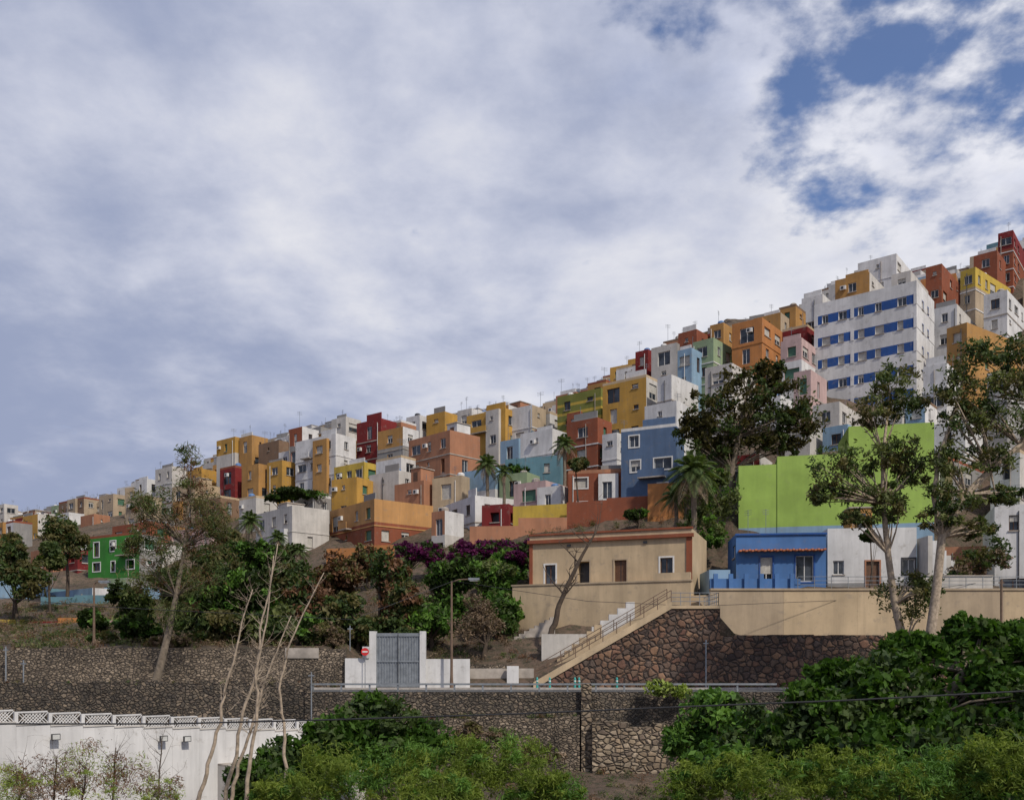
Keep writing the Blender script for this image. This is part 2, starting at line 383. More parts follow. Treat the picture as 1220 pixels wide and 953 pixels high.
# big white apartment block with blue stripes
d=118; zt=ZY(334,d); bd=[];ol=[]
mb=MB()
for k in range(6):
    z1=zt-1.7-k*3.0; bd.append((z1-1.2,z1,pm('stripe_blue')))
    for c,a in enumerate((1.1,3.3,5.9,8.1,10.9)):
        ol.append((a,a+(.8,1.1,.7)[(c+k)%3],z1-1.15,z1-.06,'shutter' if (c*3+k)%3 else 'glass'))
info=B(970,1092,1113,334,560,d,'white',38,mb=mb,bands=bd,opsL=ol,opsR=[(2.5,3.3,zt-3*k-2.9,zt-3*k-1.8,'glass') for k in range(6)]+[(5.2,5.8,zt-3*k-2.6,zt-3*k-1.9,'hole') for k in range(6)],roof=1,cap='paint_white',side='white')
h=math.radians(38)
u=(math.cos(h),-math.sin(h)); n=(-math.sin(h),-math.cos(h))
for k in range(6):
    z1=zt-1.7-k*3.0
    for a,w_ in ((0,.5),(4.9,.45),(info['t']-.35,.36)): mb.obox(info['Lf'],u,n,a+.003,a+w_,z1-1.3,z1+.15,.003,.06,'paint_white')
C=info['C']; V=info['V']; nR=(math.cos(h),-math.sin(h))
for k in range(6):
    z1=zt-1.7-k*3.0
    for a0,a1 in ((0.0,2.4),(3.4,5.1),(5.9,info['s'])): mb.obox(C,V,nR,a0,a1,z1-1.25,z1+.05,.003,.04,'paint_white')
mb.done('white_apartment_block')
H=[(1196,1207,1250,274,335,150,'red',38),(1160,1188,1202,298,350,146,'terracotta',40),(1148,1162,1204,318,352,138,'bright_yellow',50),
(1103,1122,1150,314,365,143,'terracotta',40),(1022,1068,1108,302,350,141,'white',38),(995,1036,1060,324,370,132,'ochre',38),
(1062,1085,1106,322,350,136,'offwhite',38),(968,1000,1032,478,530,111,'offwhite',38),
(1112,1140,1180,362,402,128,'white',40),(1172,1200,1260,345,400,130,'white',42),(1128,1152,1250,384,442,116,'ochre',55),(1100,1128,1190,432,520,112,'white',40),(1180,1200,1290,440,540,108,'offwhite',45),
(1085,1102,1140,474,520,109,'light_blue',40),(1110,1150,1240,500,560,104,'white',40),
(1113,1135,1200,545,640,99,'cream',45),(1180,1215,1300,535,640,97,'white',45),(980,1010,1050,505,560,107,'light_blue',40),(1040,1075,1112,490,550,110,'offwhite',40),
(868,905,945,540,580,104,'red',30),(935,965,1000,505,560,108,'offwhite',38),(900,930,970,470,540,114,'white',38),(948,966,985,440,510,116,'pink',38),
(928,948,960,362,392,136,'ochre',38),(898,930,942,372,400,134,'ochre',38),(872,908,932,378,442,126,'orange',38),(932,962,975,386,412,130,'red',38),(930,955,975,402,450,122,'pink',38),
(955,980,1000,350,400,140,'white',38),
(825,850,874,402,446,128,'pale_green',40),(815,824,840,414,450,127,'light_blue',40),(808,830,846,392,415,137,'terracotta',40),(848,862,878,384,410,138,'ochre',38),
(840,872,900,432,470,118,'offwhite',38),(757,772,784,416,446,144,'red',38),(776,806,826,408,452,138,'offwhite',38),(790,812,824,402,425,142,'salmon',38),
(718,770,786,446,518,126,'yellow',38),(784,800,832,446,482,123,'white',42),(664,716,728,462,508,134,'olive',38),(700,722,736,452,480,142,'ochre',38),(640,655,666,490,512,142,'offwhite',38),
(675,712,723,497,558,120,'terracotta',38),(740,806,814,504,588,106,'blue',25),(768,806,830,477,508,113,'white',38),(722,735,745,515,560,118,'white',38),
(677,742,746,558,600,110,'terracotta',12),(602,668,674,542,572,121,'teal',20),(620,658,666,510,545,125,'white',38),(596,618,626,522,550,132,'light_blue',38),
(556,602,610,486,538,140,'yellow',38),(580,606,612,482,500,146,'ochre',38),(606,634,645,482,524,139,'white',38),(545,562,575,486,520,148,'offwhite',38),
(487,536,572,512,572,131,'salmon',45),(508,530,545,490,515,152,'yellow',38),(484,500,512,494,520,155,'white',38),(450,480,492,508,548,142,'ochre',38),(425,454,467,498,548,147,'red',38),(466,478,490,500,520,150,'salmon',38),
(352,400,424,516,572,144,'white',38),(344,360,374,508,530,152,'terracotta',38),(395,412,428,496,522,157,'offwhite',38),(370,382,396,508,522,158,'grey',38),
(285,300,312,518,552,166,'ochre',38),(258,280,292,520,556,168,'yellow',38),(308,332,352,524,548,161,'brown',38),(262,280,290,554,588,156,'red',38),(288,308,322,552,592,152,'ochre',38),(318,336,350,548,590,150,'yellow',38),
(332,348,358,536,574,156,'white',38),(398,434,450,550,572,139,'bright_yellow',38),(395,425,445,568,596,130,'yellow',30),(440,475,492,560,590,130,'offwhite',38),(448,478,490,542,566,134,'white',38),
(470,505,530,572,600,124,'salmon',38),(515,550,556,566,598,122,'cream',30),(393,446,516,594,658,117,'peach',52),(305,348,392,602,658,121,'offwhite',48),(350,375,395,588,610,130,'grey',38),
(552,590,600,556,590,121,'light_blue',38),(595,628,640,562,592,119,'pale_green',30),(520,566,622,590,614,116,'white',60),(574,606,614,600,618,112,'red',20),(515,530,548,608,640,112,'salmon',38),(612,650,676,572,600,113,'pink',35),(640,668,680,578,600,111,'white',30),
(105,166,190,633,690,128,'green',30),(160,175,182,570,600,190,'white',38),(185,205,222,555,592,185,'offwhite',38),(222,240,258,558,595,178,'yellow',38),(205,232,262,575,612,165,'cream',38),(150,172,190,590,620,170,'sand',38),
(70,100,118,592,618,215,'brown',38),(118,135,152,588,615,210,'sand',38),(27,45,60,612,650,190,'yellow',38),(-5,16,30,620,660,175,'white',38),(-20,5,20,600,622,240,'offwhite',38),(60,82,100,610,640,205,'white',38),(96,112,130,612,640,195,'salmon',38),(232,262,285,590,625,150,'brown',38),(285,305,330,590,625,140,'offwhite',38)]
for r in H:
    x0,xc,x1,yt,yb,d,c,th=r
    kw={}
    if c=='olive': 
        z=ZY(yt,d); kw=dict(bands=[(z-.4-1.3*k,z-1.3*k,pm('bright_yellow')) for k in range(1,5)])
    if c=='terracotta' and th==12:
        kw=dict(trim='frame_white',dens=1,bands=[(ZY(yt,d)-.4,ZY(yt,d),pm('salmon'))])
    if c=='blue': kw=dict(dens=.7,trim='frame_white',bands=[(ZY(yt,d)-.35,ZY(yt,d),pm('white'))])
    if c=='green': kw=dict(dens=1,trim='frame_white')
    if c=='peach': kw=dict(dens=.55)
    if c=='bright_yellow': kw=dict(dens=1,pitch=2)
    B(x0,xc,x1,yt,yb,d,c,th,**kw)
SK=[(0,604),(60,612),(72,597),(150,590),(162,574),(250,560),(262,526),(310,524),(350,514),(400,502),(470,504),(530,494),(600,484),(640,490),(664,504),(672,468),(720,456),(760,426),(820,402),(870,390),(905,376),(960,370),(995,334),(1060,308),(1105,320),(1150,318),(1200,285),(1240,278),(1400,240)]
SKX=[a for a,_ in SK];SKY=[a for _,a in SK]
rr=random.Random(5); placed=[]; cnt=0
cw=['white']*8+['offwhite']*7+['cream','yellow','ochre','ochre','orange','salmon','salmon','terracotta','red','light_blue','grey','grey','pink','sand','sand','brown','brown','pale_green','teal','cream']
for it in range(8000):
    x=rr.uniform(-90,1330); d=rr.uniform(112,300) if x<420 else rr.uniform(99 if x>900 else 106,230)
    X=PX(x,d); z=hgt(X,d)+.1
    if z<16: continue
    if x<520 and d<135: continue
    if x<860 and d<118: continue
    if 500<x<640 and d<125: continue
    w=rr.uniform(4.5,9); hh=rr.choice([3.2,4,6,6.2,6.5,9]); hm=rr.uniform(0,.6)
    wpx=w*F/d; x0=x-wpx*.6; x1=x+wpx*.6; yb=HY-(z-CZ)/d*F; yt=yb-(hh+hm)/d*F
    sk=np.interp(x,SKX,SKY)+rr.uniform(0,8)
    if yt<sk: yt=sk
    if yb-yt<2.6/d*F: 
        if d>150: yb=yt+3/d*F
        else: continue
    cx=X+.1; cy=d+w*.5
    if any((cx-q[0])**2+(cy-q[1])**2<((w*.5+q[2])*.74)**2 for q in placed): continue
    bad=False
    for q in HERO:
        if (cx-q[5])**2+(cy-q[6])**2<(w*.42+q[7]*.8)**2: bad=True;break
        if d<q[4]:
            ox=min(x1,q[1])-max(x0,q[0]); oy=min(yb+30,q[3])-max(yt-4,q[2])
            if ox>0 and oy>0 and ox*oy>.12*(q[1]-q[0])*(q[3]-q[2]): bad=True;break
    if bad: continue
    placed.append((cx,cy,w*.5)); cnt+=1
    fx=rr.uniform(.45,.75)
    B(x0,x0+(x1-x0)*fx,x1,yt,yb,d,rr.choice(cw),rr.uniform(30,46),rr=rr,hero=False,roof=.8,extra=9)
print('fillers',cnt)
# lime building
mb=MB()
B(880,926,930,553,632,96.4,'lime',12,mb=mb,opsL=[],opsR=[],roof=0,bands=[(0,ZY(628,96.4),pm('light_blue'))],cap='paint_lime')
B(926,1011,1020,540,632,94.85,'lime',12,mb=mb,opsL=[],opsR=[],roof=0,bands=[(0,ZY(628,96.4),pm('light_blue'))],cap='paint_lime')
B(1011,1113,1115,503,632,93,'lime',12,mb=mb,opsL=[],opsR=[(1,1.8,30,31,'glass')],roof=0,bands=[(0,ZY(628,96.4),pm('light_blue'))],cap='paint_lime')
mb.done('lime_green_building')
# cream house
mb=MB(); d=80; zt=ZY(629,d); zf=ZY(694,d)
ops=[(1.5,2.5,zf+.1,zf+2.0,'brownwin','frame_white'),(4.6,5.7,zf+.02,zf+2.2,'hole','paint_sand'),(8.0,9.1,zf+.02,zf+2.2,'door','paint_sand'),(12.1,13.2,zf+.5,zf+2.25,'brownwin','frame_white')]
i=B(631,824,826,629,694,d,'cream',20,mb=mb,opsL=ops,opsR=[],roof=0,s=9,bands=[],cap='paint_cream')
h=math.radians(20);u=(math.cos(h),-math.sin(h)); n=(-math.sin(h),-math.cos(h)); t=i['t']
mb.obox(i['Lf'],u,n,-.15,t+.2,zt-.75,zt-.45,.003,.28,'paint_terracotta')
mb.obox(i['Lf'],u,n,-.05,t+.1,zt-.02,zt+.14,-.25,.12,'paint_terracotta')
mb.obox(i['Lf'],u,n,t-.45,t+.06,zf-.2,zt-.753,.003,.1,'paint_terracotta')
mb.obox(i['Lf'],u,n,0,.3,zf-.2,zt-.753,.003,.08,'paint_terracotta')
mb.obox(i['Lf'],u,n,-1.0,t+.2,zf-6.3,zf-.02,.006,1.9,'paint_cream')
mb.obox(i['Lf'],u,n,-1.1,t+.3,zf-.017,zf+.12,1.4,1.98,'paint_sand')
mb.obox(i['Lf'],u,n,t-3,t+.2,zf+.123,zf+.75,1.5,1.85,'paint_cream')
mb.obox(i['Lf'],u,n,t+.21,t+2.0,zf-6.3,zf-1.2,-2,1.4,'paint_cream')
for a in (3.6,10.6): mb.obox(i['Lf'],u,n,a,a+.35,zt-1.15,zt-.95,.003,.12,'metal_dark')
mb.done('cream_house')
# blue house
mb=MB(); d=85; zt=ZY(634,d); zf=ZY(694,d)
i=B(877,984,986,634,694,d,'vivid_blue',6,mb=mb,s=6,roof=.4,bands=[],opsR=[],opsL=[(2.2,3.3,zf+.1,zf+2.4,'glass','paint_stripe_blue'),(5.4,7.0,zf+.1,zf+2.5,'glass','paint_stripe_blue')],cap='paint_vivid_blue')
h=math.radians(6);u=(math.cos(h),-math.sin(h)); n=(-math.sin(h),-math.cos(h)); t=i['t']
for q in range(28): mb.obox(i['Lf'],u,n,.2+q*.28,.42+q*.28,zt-1.75+.05*(q%2),zt-1.6+.05*(q%2),.003,.8,'roof_tile')
mb.obox(i['Lf'],u,n,-.1,t+.1,zt-.2,zt-.05,.003,.14,'paint_stripe_blue')
mb.done('blue_house')
# white house
mb=MB(); d=86; zt=ZY(626,d); zf=ZY(700,d)
i=B(986,1092,1094,628,700,d,'white',6,mb=mb,s=6,roof=.4,bands=[(0,zf+.5,pm('grey'))],opsR=[],opsL=[(.5,1.5,zf+1.3,zf+2.6,'glass'),(3.5,4.7,zf+.1,zf+2.5,'door','paint_salmon'),(6.8,7.9,zf+1.3,zf+2.7,'glass','metal_dark')],cap='paint_white')
for q in range(9):
    x=PX(1094,86)+.1+q*.42; mb.box(x,x+.42,84.2,86.5,zf-1,zf+4.6-q*.45,'paint_white' if q%2 else 'paint_offwhite')
mb.done('white_house')
B(1185,1230,1290,600,702,84,'white',20,name='white_house',dens=.5)
B(1120,1180,1200,650,702,90,'salmon',15,name='salmon_house',dens=.5,roof=0)
# ------------------------------------------------------------ retaining walls, road
def ragged(mb,x0,x1,y0,y1,z0,ztop,m,step=.8,amp=.12,rr=random.Random(3)):
    x=x0
    while x<x1-.01:
        xe=min(x1,x+step*rr.uniform(.5,1.5)); zt=ztop(x) if callable(ztop) else ztop
        zt+=rr.uniform(-amp,amp)
        mb.box(x,xe,y0+rr.uniform(-.04,.04),y1,z0,zt,m); x=xe
mb=MB()
ragged(mb,-140,PX(370,64.5),64.5,65.02,0,8.72,'stone_grey'); mb.done('stone_wall')
mb=MB(); ragged(mb,PX(370,64.5),60,64.5,65.02,0,7.98,'stone_grey',1.0,.03)
ragged(mb,PX(692,64.5),PX(704,64.5),64.0,64.45,0,8.6,'stone_block',1,.02)
ragged(mb,PX(520,64.5),PX(690,64.5),64.0,64.48,0,6.3,'stone_tan',.8,.15)
ragged(mb,PX(704,64.5),PX(792,64.5),63.4,64.48,0,5.9,'stone_block',.8,.35); mb.done('stone_wall')
mb=MB(); ragged(mb,-150,PX(411,72),72.0,72.62,7.5,11.15,'stone_tan',.9,.1); 
mb.box(PX(340,72),PX(380,72),71.9,72.0,10.4,11.2,'concrete'); mb.done('stone_wall')
xa,xb,xe,xz=PX(640,72),PX(800,72),PX(858,72),70
mb=MB(); y0,y1=72.0,72.3
N=34
pts=[(xa,7.5),(xe,7.5),(xe,14.25),(xb,14.25),(xa,8.1)]
mb.poly([(p[0],y0,p[1]) for p in pts],'stone_brown')
mb.poly([(xe,y0,7.5),(xe,72.7,7.5),(xe,72.7,14.25),(xe,y0,14.25)],'stone_brown')
ragged(mb,xe+.01,xz,72.0,72.62,7.5,12.2,'stone_brown',1.0,.05)
mb.done('stone_retaining_wall')
mb=MB()
dxs=(xb-xa)/N; dz=(14.2-8.1)/N
for k in range(N):
    x=xa+k*dxs; z=8.05+k*dz
    mb.box(x,x+dxs,72.31,74.0,z-1.2,z+dz,'concrete')
def slope(mb,x0,z0,x1,z1,y0,y1,h,m):
    a=[(x0,y0,z0),(x1,y0,z1),(x1,y0,z1+h),(x0,y0,z0+h)]; b_=[(p[0],y1,p[2]) for p in a]
    mb.poly(a,m); mb.poly(b_,m)
    for i in range(4): j=(i+1)%4; mb.quad(a[i],a[j],b_[j],b_[i],m)
slope(mb,xa-.3,7.98,xb,14.26,71.9,72.3,.55,'paint_cream')
slope(mb,xa-.3,8.2,xb-.0,14.5,74.0,74.3,.6,'paint_cream')
mb.box(xb+.002,xe,71.9,74.6,14.26,14.5,'paint_cream')
mb.done('outdoor_staircase')
def railing(name,pts,h,sp,mat='metal_dark',nr=2,r=.03):
    mb=MB()
    for i in range(len(pts)-1):
        a,b_=Vector(pts[i]),Vector(pts[i+1]); L=(b_-a).length; n=max(1,int(L/sp))
        for k in range(n+1):
            p=a.lerp(b_,k/n); mb.tube([p,p+Vector((0,0,h))],r,mat,5)
        for q in range(nr):
            o=Vector((0,0,h*(q+1)/nr)); mb.tube([a+o,b_+o],r*.9,mat,5)
    return mb.done(name)
railing('stair_railing',[(xa-.2,72.1,8.5),(xb,72.1,14.75)],.95,1.2,'pole_brown',2,.035)
railing('stair_railing',[(xa-.2,74.1,8.8),(xb,74.1,15.0)],.95,1.2,'pole_brown',2,.035)
railing('terrace_railing',[(xb,72.1,14.5),(xe-.1,72.1,14.5),(xe-.1,77.5,14.5)],1.0,.7,'metal_grey',3,.03)
mb=MB(); x=PX(846,78); k=0
while x<75:
    w=6.2; mb.box(x,x+w-.01,77.9,78.3,11.4,16.15+.0*k,'paint_cream' if k%3 else 'paint_sand'); mb.box(x,x+w,77.8,78.35,16.155,16.32,'paint_sand'); x+=w; k+=1
mb.done('cream_retaining_wall')
railing('terrace_railing',[(PX(950,78.2),78.1,16.32),(74,78.1,16.32)],1.0,1.4,'metal_grey',3,.03)
mb=MB(); mb.box(PX(845,79),PX(952,79),78.6,78.9,15.9,17.2,'paint_vivid_blue')
for q in range(6):
    x=PX(850,78.5)+q*1.3; mb.box(x,x+.35,78.35,78.58,16.3,17.6,'paint_vivid_blue')
mb.box(PX(845,79),PX(870,79),79,83,16,18.0,'paint_light_blue'); mb.done('blue_garden_wall')
mb=MB(); mb.box(PX(1098,80),PX(1180,80),79.6,79.8,16,17.5,'paint_offwhite'); mb.box(PX(1098,80),PX(1180,80),79.5,79.9,17.503,17.6,'concrete'); mb.done('white_garden_wall')
mb=MB()
mb.box(PX(645,76),PX(705,76),75.6,76.0,9,12.4,'paint_offwhite')
for k in range(7): mb.box(PX(655,74.5)+k*.6,PX(655,74.5)+k*.6+.6,74.6,75,9,10.0+k*.52,'paint_cream')
for k in range(5): mb.box(PX(705,75.5)+k*.7,PX(705,75.5)+k*.7+.7,75.4,75.8,10,13.0+k*.5,'paint_white')
mb.box(PX(548,73.5),PX(636,73.5),73.2,73.5,7.9,9.6,'concrete'); mb.box(PX(548,73.5),PX(605,73.5),73.51,75.5,7.9,9.9,'stone_tan')
mb.box(PX(508,72.4),PX(560,72.4),72.0,72.3,7.9,10.35,'paint_white'); mb.box(PX(604,73),PX(618,73),72.5,72.9,7.9,9.8,'paint_white')
mb.done('garden_wall')
mb=MB()
for k in range(14): mb.box(PX(575,80)+k*.45,PX(575,80)+k*.45+.45,80.5,82.0,10,10.9+k*.24,'concrete')
mb.done('garden_steps')
mb=MB(); Y=71.6
x=lambda p:PX(p,Y)
mb.box(x(411),x(440),Y,Y+.5,7.9,10.4,'paint_white'); mb.box(x(432),x(440)-.01,Y-.1,Y+.6,10.4,11.3,'paint_white')
mb.box(x(440),x(448),Y,Y+.6,7.9,12.5,'paint_white'); mb.box(x(500),x(507),Y,Y+.6,7.9,12.5,'paint_white')
mb.box(x(448),x(500),Y+.2,Y+.3,8.05,12.35,'metal_grey')
for q in range(16): a=x(448)+q*(x(500)-x(448))/16; mb.box(a,a+.06,Y+.14,Y+.2,8.1,12.3,'metal_grey')
for z in (8.2,10.1,12.1): mb.box(x(448),x(500),Y+.1,Y+.14,z,z+.12,'metal_grey')
mb.box(x(473.6),x(474.4),Y+.06,Y+.1,8.1,12.3,'metal_dark')
mb.done('metal_gate')
mb=MB(); X0=PX(435,71.2); mb.tube([(X0,71.2,7.95),(X0,71.2,10.9)],.03,'metal_grey',6)
ring=[(X0+.3*math.cos(a),71.15,10.9+.3*math.sin(a)) for a in np.linspace(0,2*math.pi,20,endpoint=False)]
mb.poly(ring,'red_paint'); mb.poly([(p[0],71.18,p[2]) for p in ring],'metal_grey'); mb.box(X0-.2,X0+.2,71.13,71.145,10.84,10.96,'frame_white'); mb.done('traffic_sign')
mb=MB(); mb.quad((-150,65.1,8),(150,65.1,8),(150,70.6,8),(-150,70.6,8),'asphalt'); mb.done('road')
mb=MB()
for k in range(60): mb.quad((-150+k*5,67.8,8.004),(-147+k*5,67.8,8.004),(-147+k*5,67.92,8.004),(-150+k*5,67.92,8.004),'white_line')
for yy in(65.5,70.2): mb.quad((-150,yy,8.004),(150,yy,8.004),(150,yy+.12,8.004),(-150,yy+.12,8.004),'white_line')
mb.done('road_markings')
mb=MB(); mb.box(-150,150,70.6,72.0,7.6,8.13,'pavement'); mb.done('pavement')
mb=MB()
a,b_=PX(372,65.3),PX(925,65.3)
mb.box(a,b_,65.18,65.24,8.47,8.60,'metal_grey')
for k in range(int((b_-a)/2)): mb.box(a+k*2,a+k*2+.12,65.24,65.34,8.0,8.6,'metal_grey')
mb.done('guard_rail')
for px in (640,655,685,690,735):
    mb=MB(); X0=PX(px,70.9); mb.tube([(X0,70.9,8.12),(X0,70.9,8.85),(X0,70.9,8.95)],[.09,.08,.03],'teal_plastic',8); mb.tube([(X0,70.9,8.6),(X0,70.9,8.7)],.092,'frame_white',8); mb.done('bollard')
def lamp(px,yt,d,arm,zb,name='street_lamp'):
    mb=MB(); X0=PX(px,d); zt=ZY(yt,d)
    mb.tube([(X0,d,zb),(X0,d,zb+1.2),(X0,d,zt)],[.16,.11,.07],'pole_brown',8)
    mb.tube([(X0,d,zt-.1),(X0+arm*.4,d-.1,zt+.1),(X0+arm,d-.2,zt+.12)],.05,'pole_brown',6)
    mb.obox((X0+arm,d-.35),(1,0),(0,1),-.1,.75*(1 if arm>0 else -1),zt+.05,zt+.22,0,.32,'metal_grey')
    mb.obox((X0+arm,d-.35),(1,0),(0,1),0,.6*(1 if arm>0 else -1),zt-.02,zt+.047,.04,.28,'lamp_glass'); mb.done(name)
lamp(538,692,70.9,1.4,8.0); 
lamp(112,695,73.5,.6,10.9)
def pole(px,yt,yb,d,r=.06,m='metal_grey',name='utility_pole'):
    mb=MB(); X0=PX(px,d); mb.tube([(X0,d,ZY(yb,d)),(X0,d,ZY(yt,d))],r,m,6); mb.box(X0-.2,X0+.2,d-.05,d+.05,ZY(yt,d)-.3,ZY(yt,d)-.22,m); mb.done(name)
pole(841,762,822,71.5); pole(28,786,815,65.5,.05); pole(417,745,775,73.5,.04); pole(1193,690,770,71,.09,'pole_brown'); pole(371,800,860,63.5,.05); pole(7,770,812,71)
def cable(name,pts,r):
    mb=MB(); P3=[Vector(P(*p)) for p in pts]; out=[]
    for i in range(len(P3)-1):
        for k in range(10): out.append(P3[i].lerp(P3[i+1],k/10))
    out.append(P3[-1]); mb.tube(out,r,'cable_black',5); mb.done(name)
cable('power_cable',[(-120,862,19),(0,862,19),(200,862,19),(400,857,19),(620,850,19),(830,841,19),(1010,834,19),(1220,823,19),(1350,815,19)],.018)
cable('power_cable',[(-120,700,60),(0,712,60),(110,722,60),(420,738,60),(540,692,70)],.02)
cable('power_cable',[(540,692,70.8),(700,716,72),(830,722,74),(1000,715,78),(1200,690,80)],.02)
for px,zt in((-130,ZY(858,19)),(1360,ZY(811,19))):
    mb=MB(); X0=PX(px,19); mb.tube([(X0,19,0.5),(X0,19,zt+.4)],[.16,.1],'pole_brown',8); mb.box(X0-.6,X0+.6,18.93,19.07,zt-.1,zt+.05,'pole_brown'); mb.done('utility_pole')
# white lattice wall lower left
A=P(-70,846,36); Bq=P(405,861,49); dx,dy=Bq[0]-A[0],Bq[1]-A[1]; L=math.hypot(dx,dy); u=(dx/L,dy/L); n=(u[1],-u[0])
mb=MB(); zt=A[2]; zs=Bq[2]
def zt_(a): return zt+(zs-zt)*a/L
K=14
for k in range(K):
    a0,a1=L*k/K,L*(k+1)/K; z=zt_(a0)-.52
    mb.obox(A,u,n,a0,a1-.005,.5,z,-.15,.15,'paint_white'); mb.obox(A,u,n,a0,a1-.005,z+.003,z+.07,-.19,.19,'paint_offwhite')
    mb.obox(A,u,n,a0-.04,a0+.1,z+.073,z+.56,-.08,.08,'paint_white'); mb.obox(A,u,n,a0+.1,a1-.08,z+.5,z+.56,-.05,.05,'paint_white')
    q=a0+.1
    while q<a1-.4:
        for sg in(0,1):
            p0=(A[0]+u[0]*(q+.4*sg),A[1]+u[1]*(q+.4*sg),z+.07); p1=(A[0]+u[0]*(q+.4*(1-sg)),A[1]+u[1]*(q+.4*(1-sg)),z+.5)
            mb.tube([p0,p1],.022,'paint_white',4)
        q+=.13
mb.obox(A,u,n,L*.62,L*1.0,.5,zt_(L)-1.7,.16,2.4,'paint_offwhite')
mb.obox(A,u,n,L*.62,L*1.0,zt_(L)-1.697,zt_(L)-1.6,.15,2.5,'concrete')
mb.done('white_lattice_wall')
for a in (.22,.47,.53,.8):
    mb=MB(); q=L*a; z=zt_(q)-.95
    mb.obox(A,u,n,q-.03,q+.03,z-.02,z+.02,.155,.4,'metal_dark'); mb.obox(A,u,n,q-.17,q+.17,z-.12,z+.14,.4,.52,'metal_dark'); mb.obox(A,u,n,q-.14,q+.14,z-.09,z+.11,.523,.53,'lamp_glass'); mb.done('floodlight')
mb=MB()
def linewall(mb,p,q,hh,m,th=.3,under=3):
    P0=Vector(P(*p));P1=Vector(P(*q)); d_=(P1-P0).xy; L=d_.length; uu=(d_.x/L,d_.y/L); nn_=(uu[1],-uu[0]); K=max(1,int(L/4))
    for k in range(K):
        z=P0.z+(P1.z-P0.z)*(k+.5)/K
        mb.obox((P0.x,P0.y),uu,nn_,L*k/K,L*(k+1)/K,z-hh-under,z,0,th,m)
linewall(mb,(612,606,110),(678,598,108),1.5,'paint_bright_yellow'); mb.done('yellow_boundary_wall')
mb=MB(); linewall(mb,(676,600,107),(772,590,104),2.0,'paint_terracotta'); linewall(mb,(772,578,103),(815,574,102),3,'paint_orange',.3); linewall(mb,(560,632,108),(676,612,107),1.2,'paint_salmon',.3,1.0)
linewall(mb,(390,655,114),(470,648,112),1.2,'paint_orange'); mb.done('orange_boundary_wall')
mb=MB(); linewall(mb,(0,690,118),(60,690,118),3.5,'paint_light_blue'); linewall(mb,(50,712,112),(130,708,112),3,'paint_teal'); linewall(mb,(125,700,115),(215,700,115),4,'paint_light_blue'); mb.done('light_blue_wall')
B(60,110,150,700,738,112,'light_blue',40,dens=.2,roof=.3); B(8,50,66,700,735,120,'teal',30,roof=.3,dens=.4)
B(128,150,162,688,715,120,'pale_green',30,roof=0,dens=.3)
mb=MB(); linewall(mb,(-20,738,98),(30,738,98),1.6,'paint_bright_yellow'); linewall(mb,(30.5,740,98),(70,740,98),1.6,'paint_red'); linewall(mb,(70.5,736,98),(105,736,98),1.8,'paint_orange'); linewall(mb,(105.5,738,98),(150,738,98),1.6,'paint_pink'); mb.done('painted_mural_wall')
# ------------------------------------------------------------ vegetation
NR=np.random.RandomState(21)
def unit(n):
    v=NR.normal(size=(n,3)); return v/np.linalg.norm(v,axis=1)[:,None]
def quads(c,size,asp,up=0.0):
    n=len(c); t=unit(n); nr=unit(n); nr[:,2]+=up; s=np.cross(t,nr); s/=np.linalg.norm(s,axis=1)[:,None]+1e-9
    sz=size*NR.uniform(.6,1.4,n)[:,None]
    a=t*sz; b_=s*sz*asp
    return np.stack([c-a,c-b_,c+a,c+b_],1).reshape(-1,3)
def tree(name,trunk,blobs,leaf,mats,ncl=14,nl=140,asp=.5,cl=.33,bark='bark_grey',branch=True,flat=.8,bt=.05,dz=1.0,fill=.25,edge=1.0):
    mb=MB(); tp=[Vector(P(a,b_,c)) for a,b_,c,r in trunk]
    if tp: mb.tube(tp,[q[3] for q in trunk],bark,8)
    LV={m:[] for m in mats}; LR={m:[] for m in mats}
    for (bx,by,rx,ry,d) in blobs:
        c=np.array(P(bx,by,d)); Rx=rx*d/F; Rz=ry*d/F; Ry=(Rx+Rz)/2*dz
        S=np.array([Rx,Ry,Rz])
        if fill>0:
            n=int(ncl*nl*fill); m=mats[NR.randint(len(mats))]
            p=c+unit(n)*(NR.uniform(0,1,n)**.5)[:,None]*S*1.05
            LV[m].append(quads(p,leaf,asp,.6)); LR[m].append(np.clip(.1+NR.uniform(0,.6,n),0,1))
        for k in range(ncl):
            v=unit(1)[0]*NR.uniform(.2,1.15)**.5
            cc=c+v*S*.92*edge
            cr=cl*min(Rx,Rz)*NR.uniform(.45,1.35)
            m=mats[NR.randint(len(mats))]; n=int(nl*NR.uniform(.5,1.3))
            sub=cc+unit(5)*cr*.75*np.array([1.2,1.2,flat])
            p=sub[NR.randint(0,5,n)]+NR.normal(size=(n,3))*cr*.36*np.array([1.1,1.1,.8])
            LV[m].append(quads(p,leaf,asp,.6)); LR[m].append(np.clip(NR.uniform(0,1)*.55+NR.uniform(0,.45,n),0,1))
            if branch and tp and (k%2==0):
                j=min(range(len(tp)),key=lambda i:(tp[i]-Vector(cc)).length+ (0 if tp[i].z<cc[2] else 2))
                s0=tp[j]; e=Vector(cc); md=s0.lerp(e,.5)+Vector((NR.uniform(-.1,.1)*Rx,0,NR.uniform(-.05,.15)*Rz))
                r0=min(trunk[j][3]*.5,bt*1.8); mb.tube([s0,md,e],[r0,r0*.6,r0*.2],bark,5)
    lv=[(np.vstack(LV[m]),np.concatenate(LR[m]),m) for m in mats if LV[m]]
    return mb.done(name,leaves=lv,smooth=True)
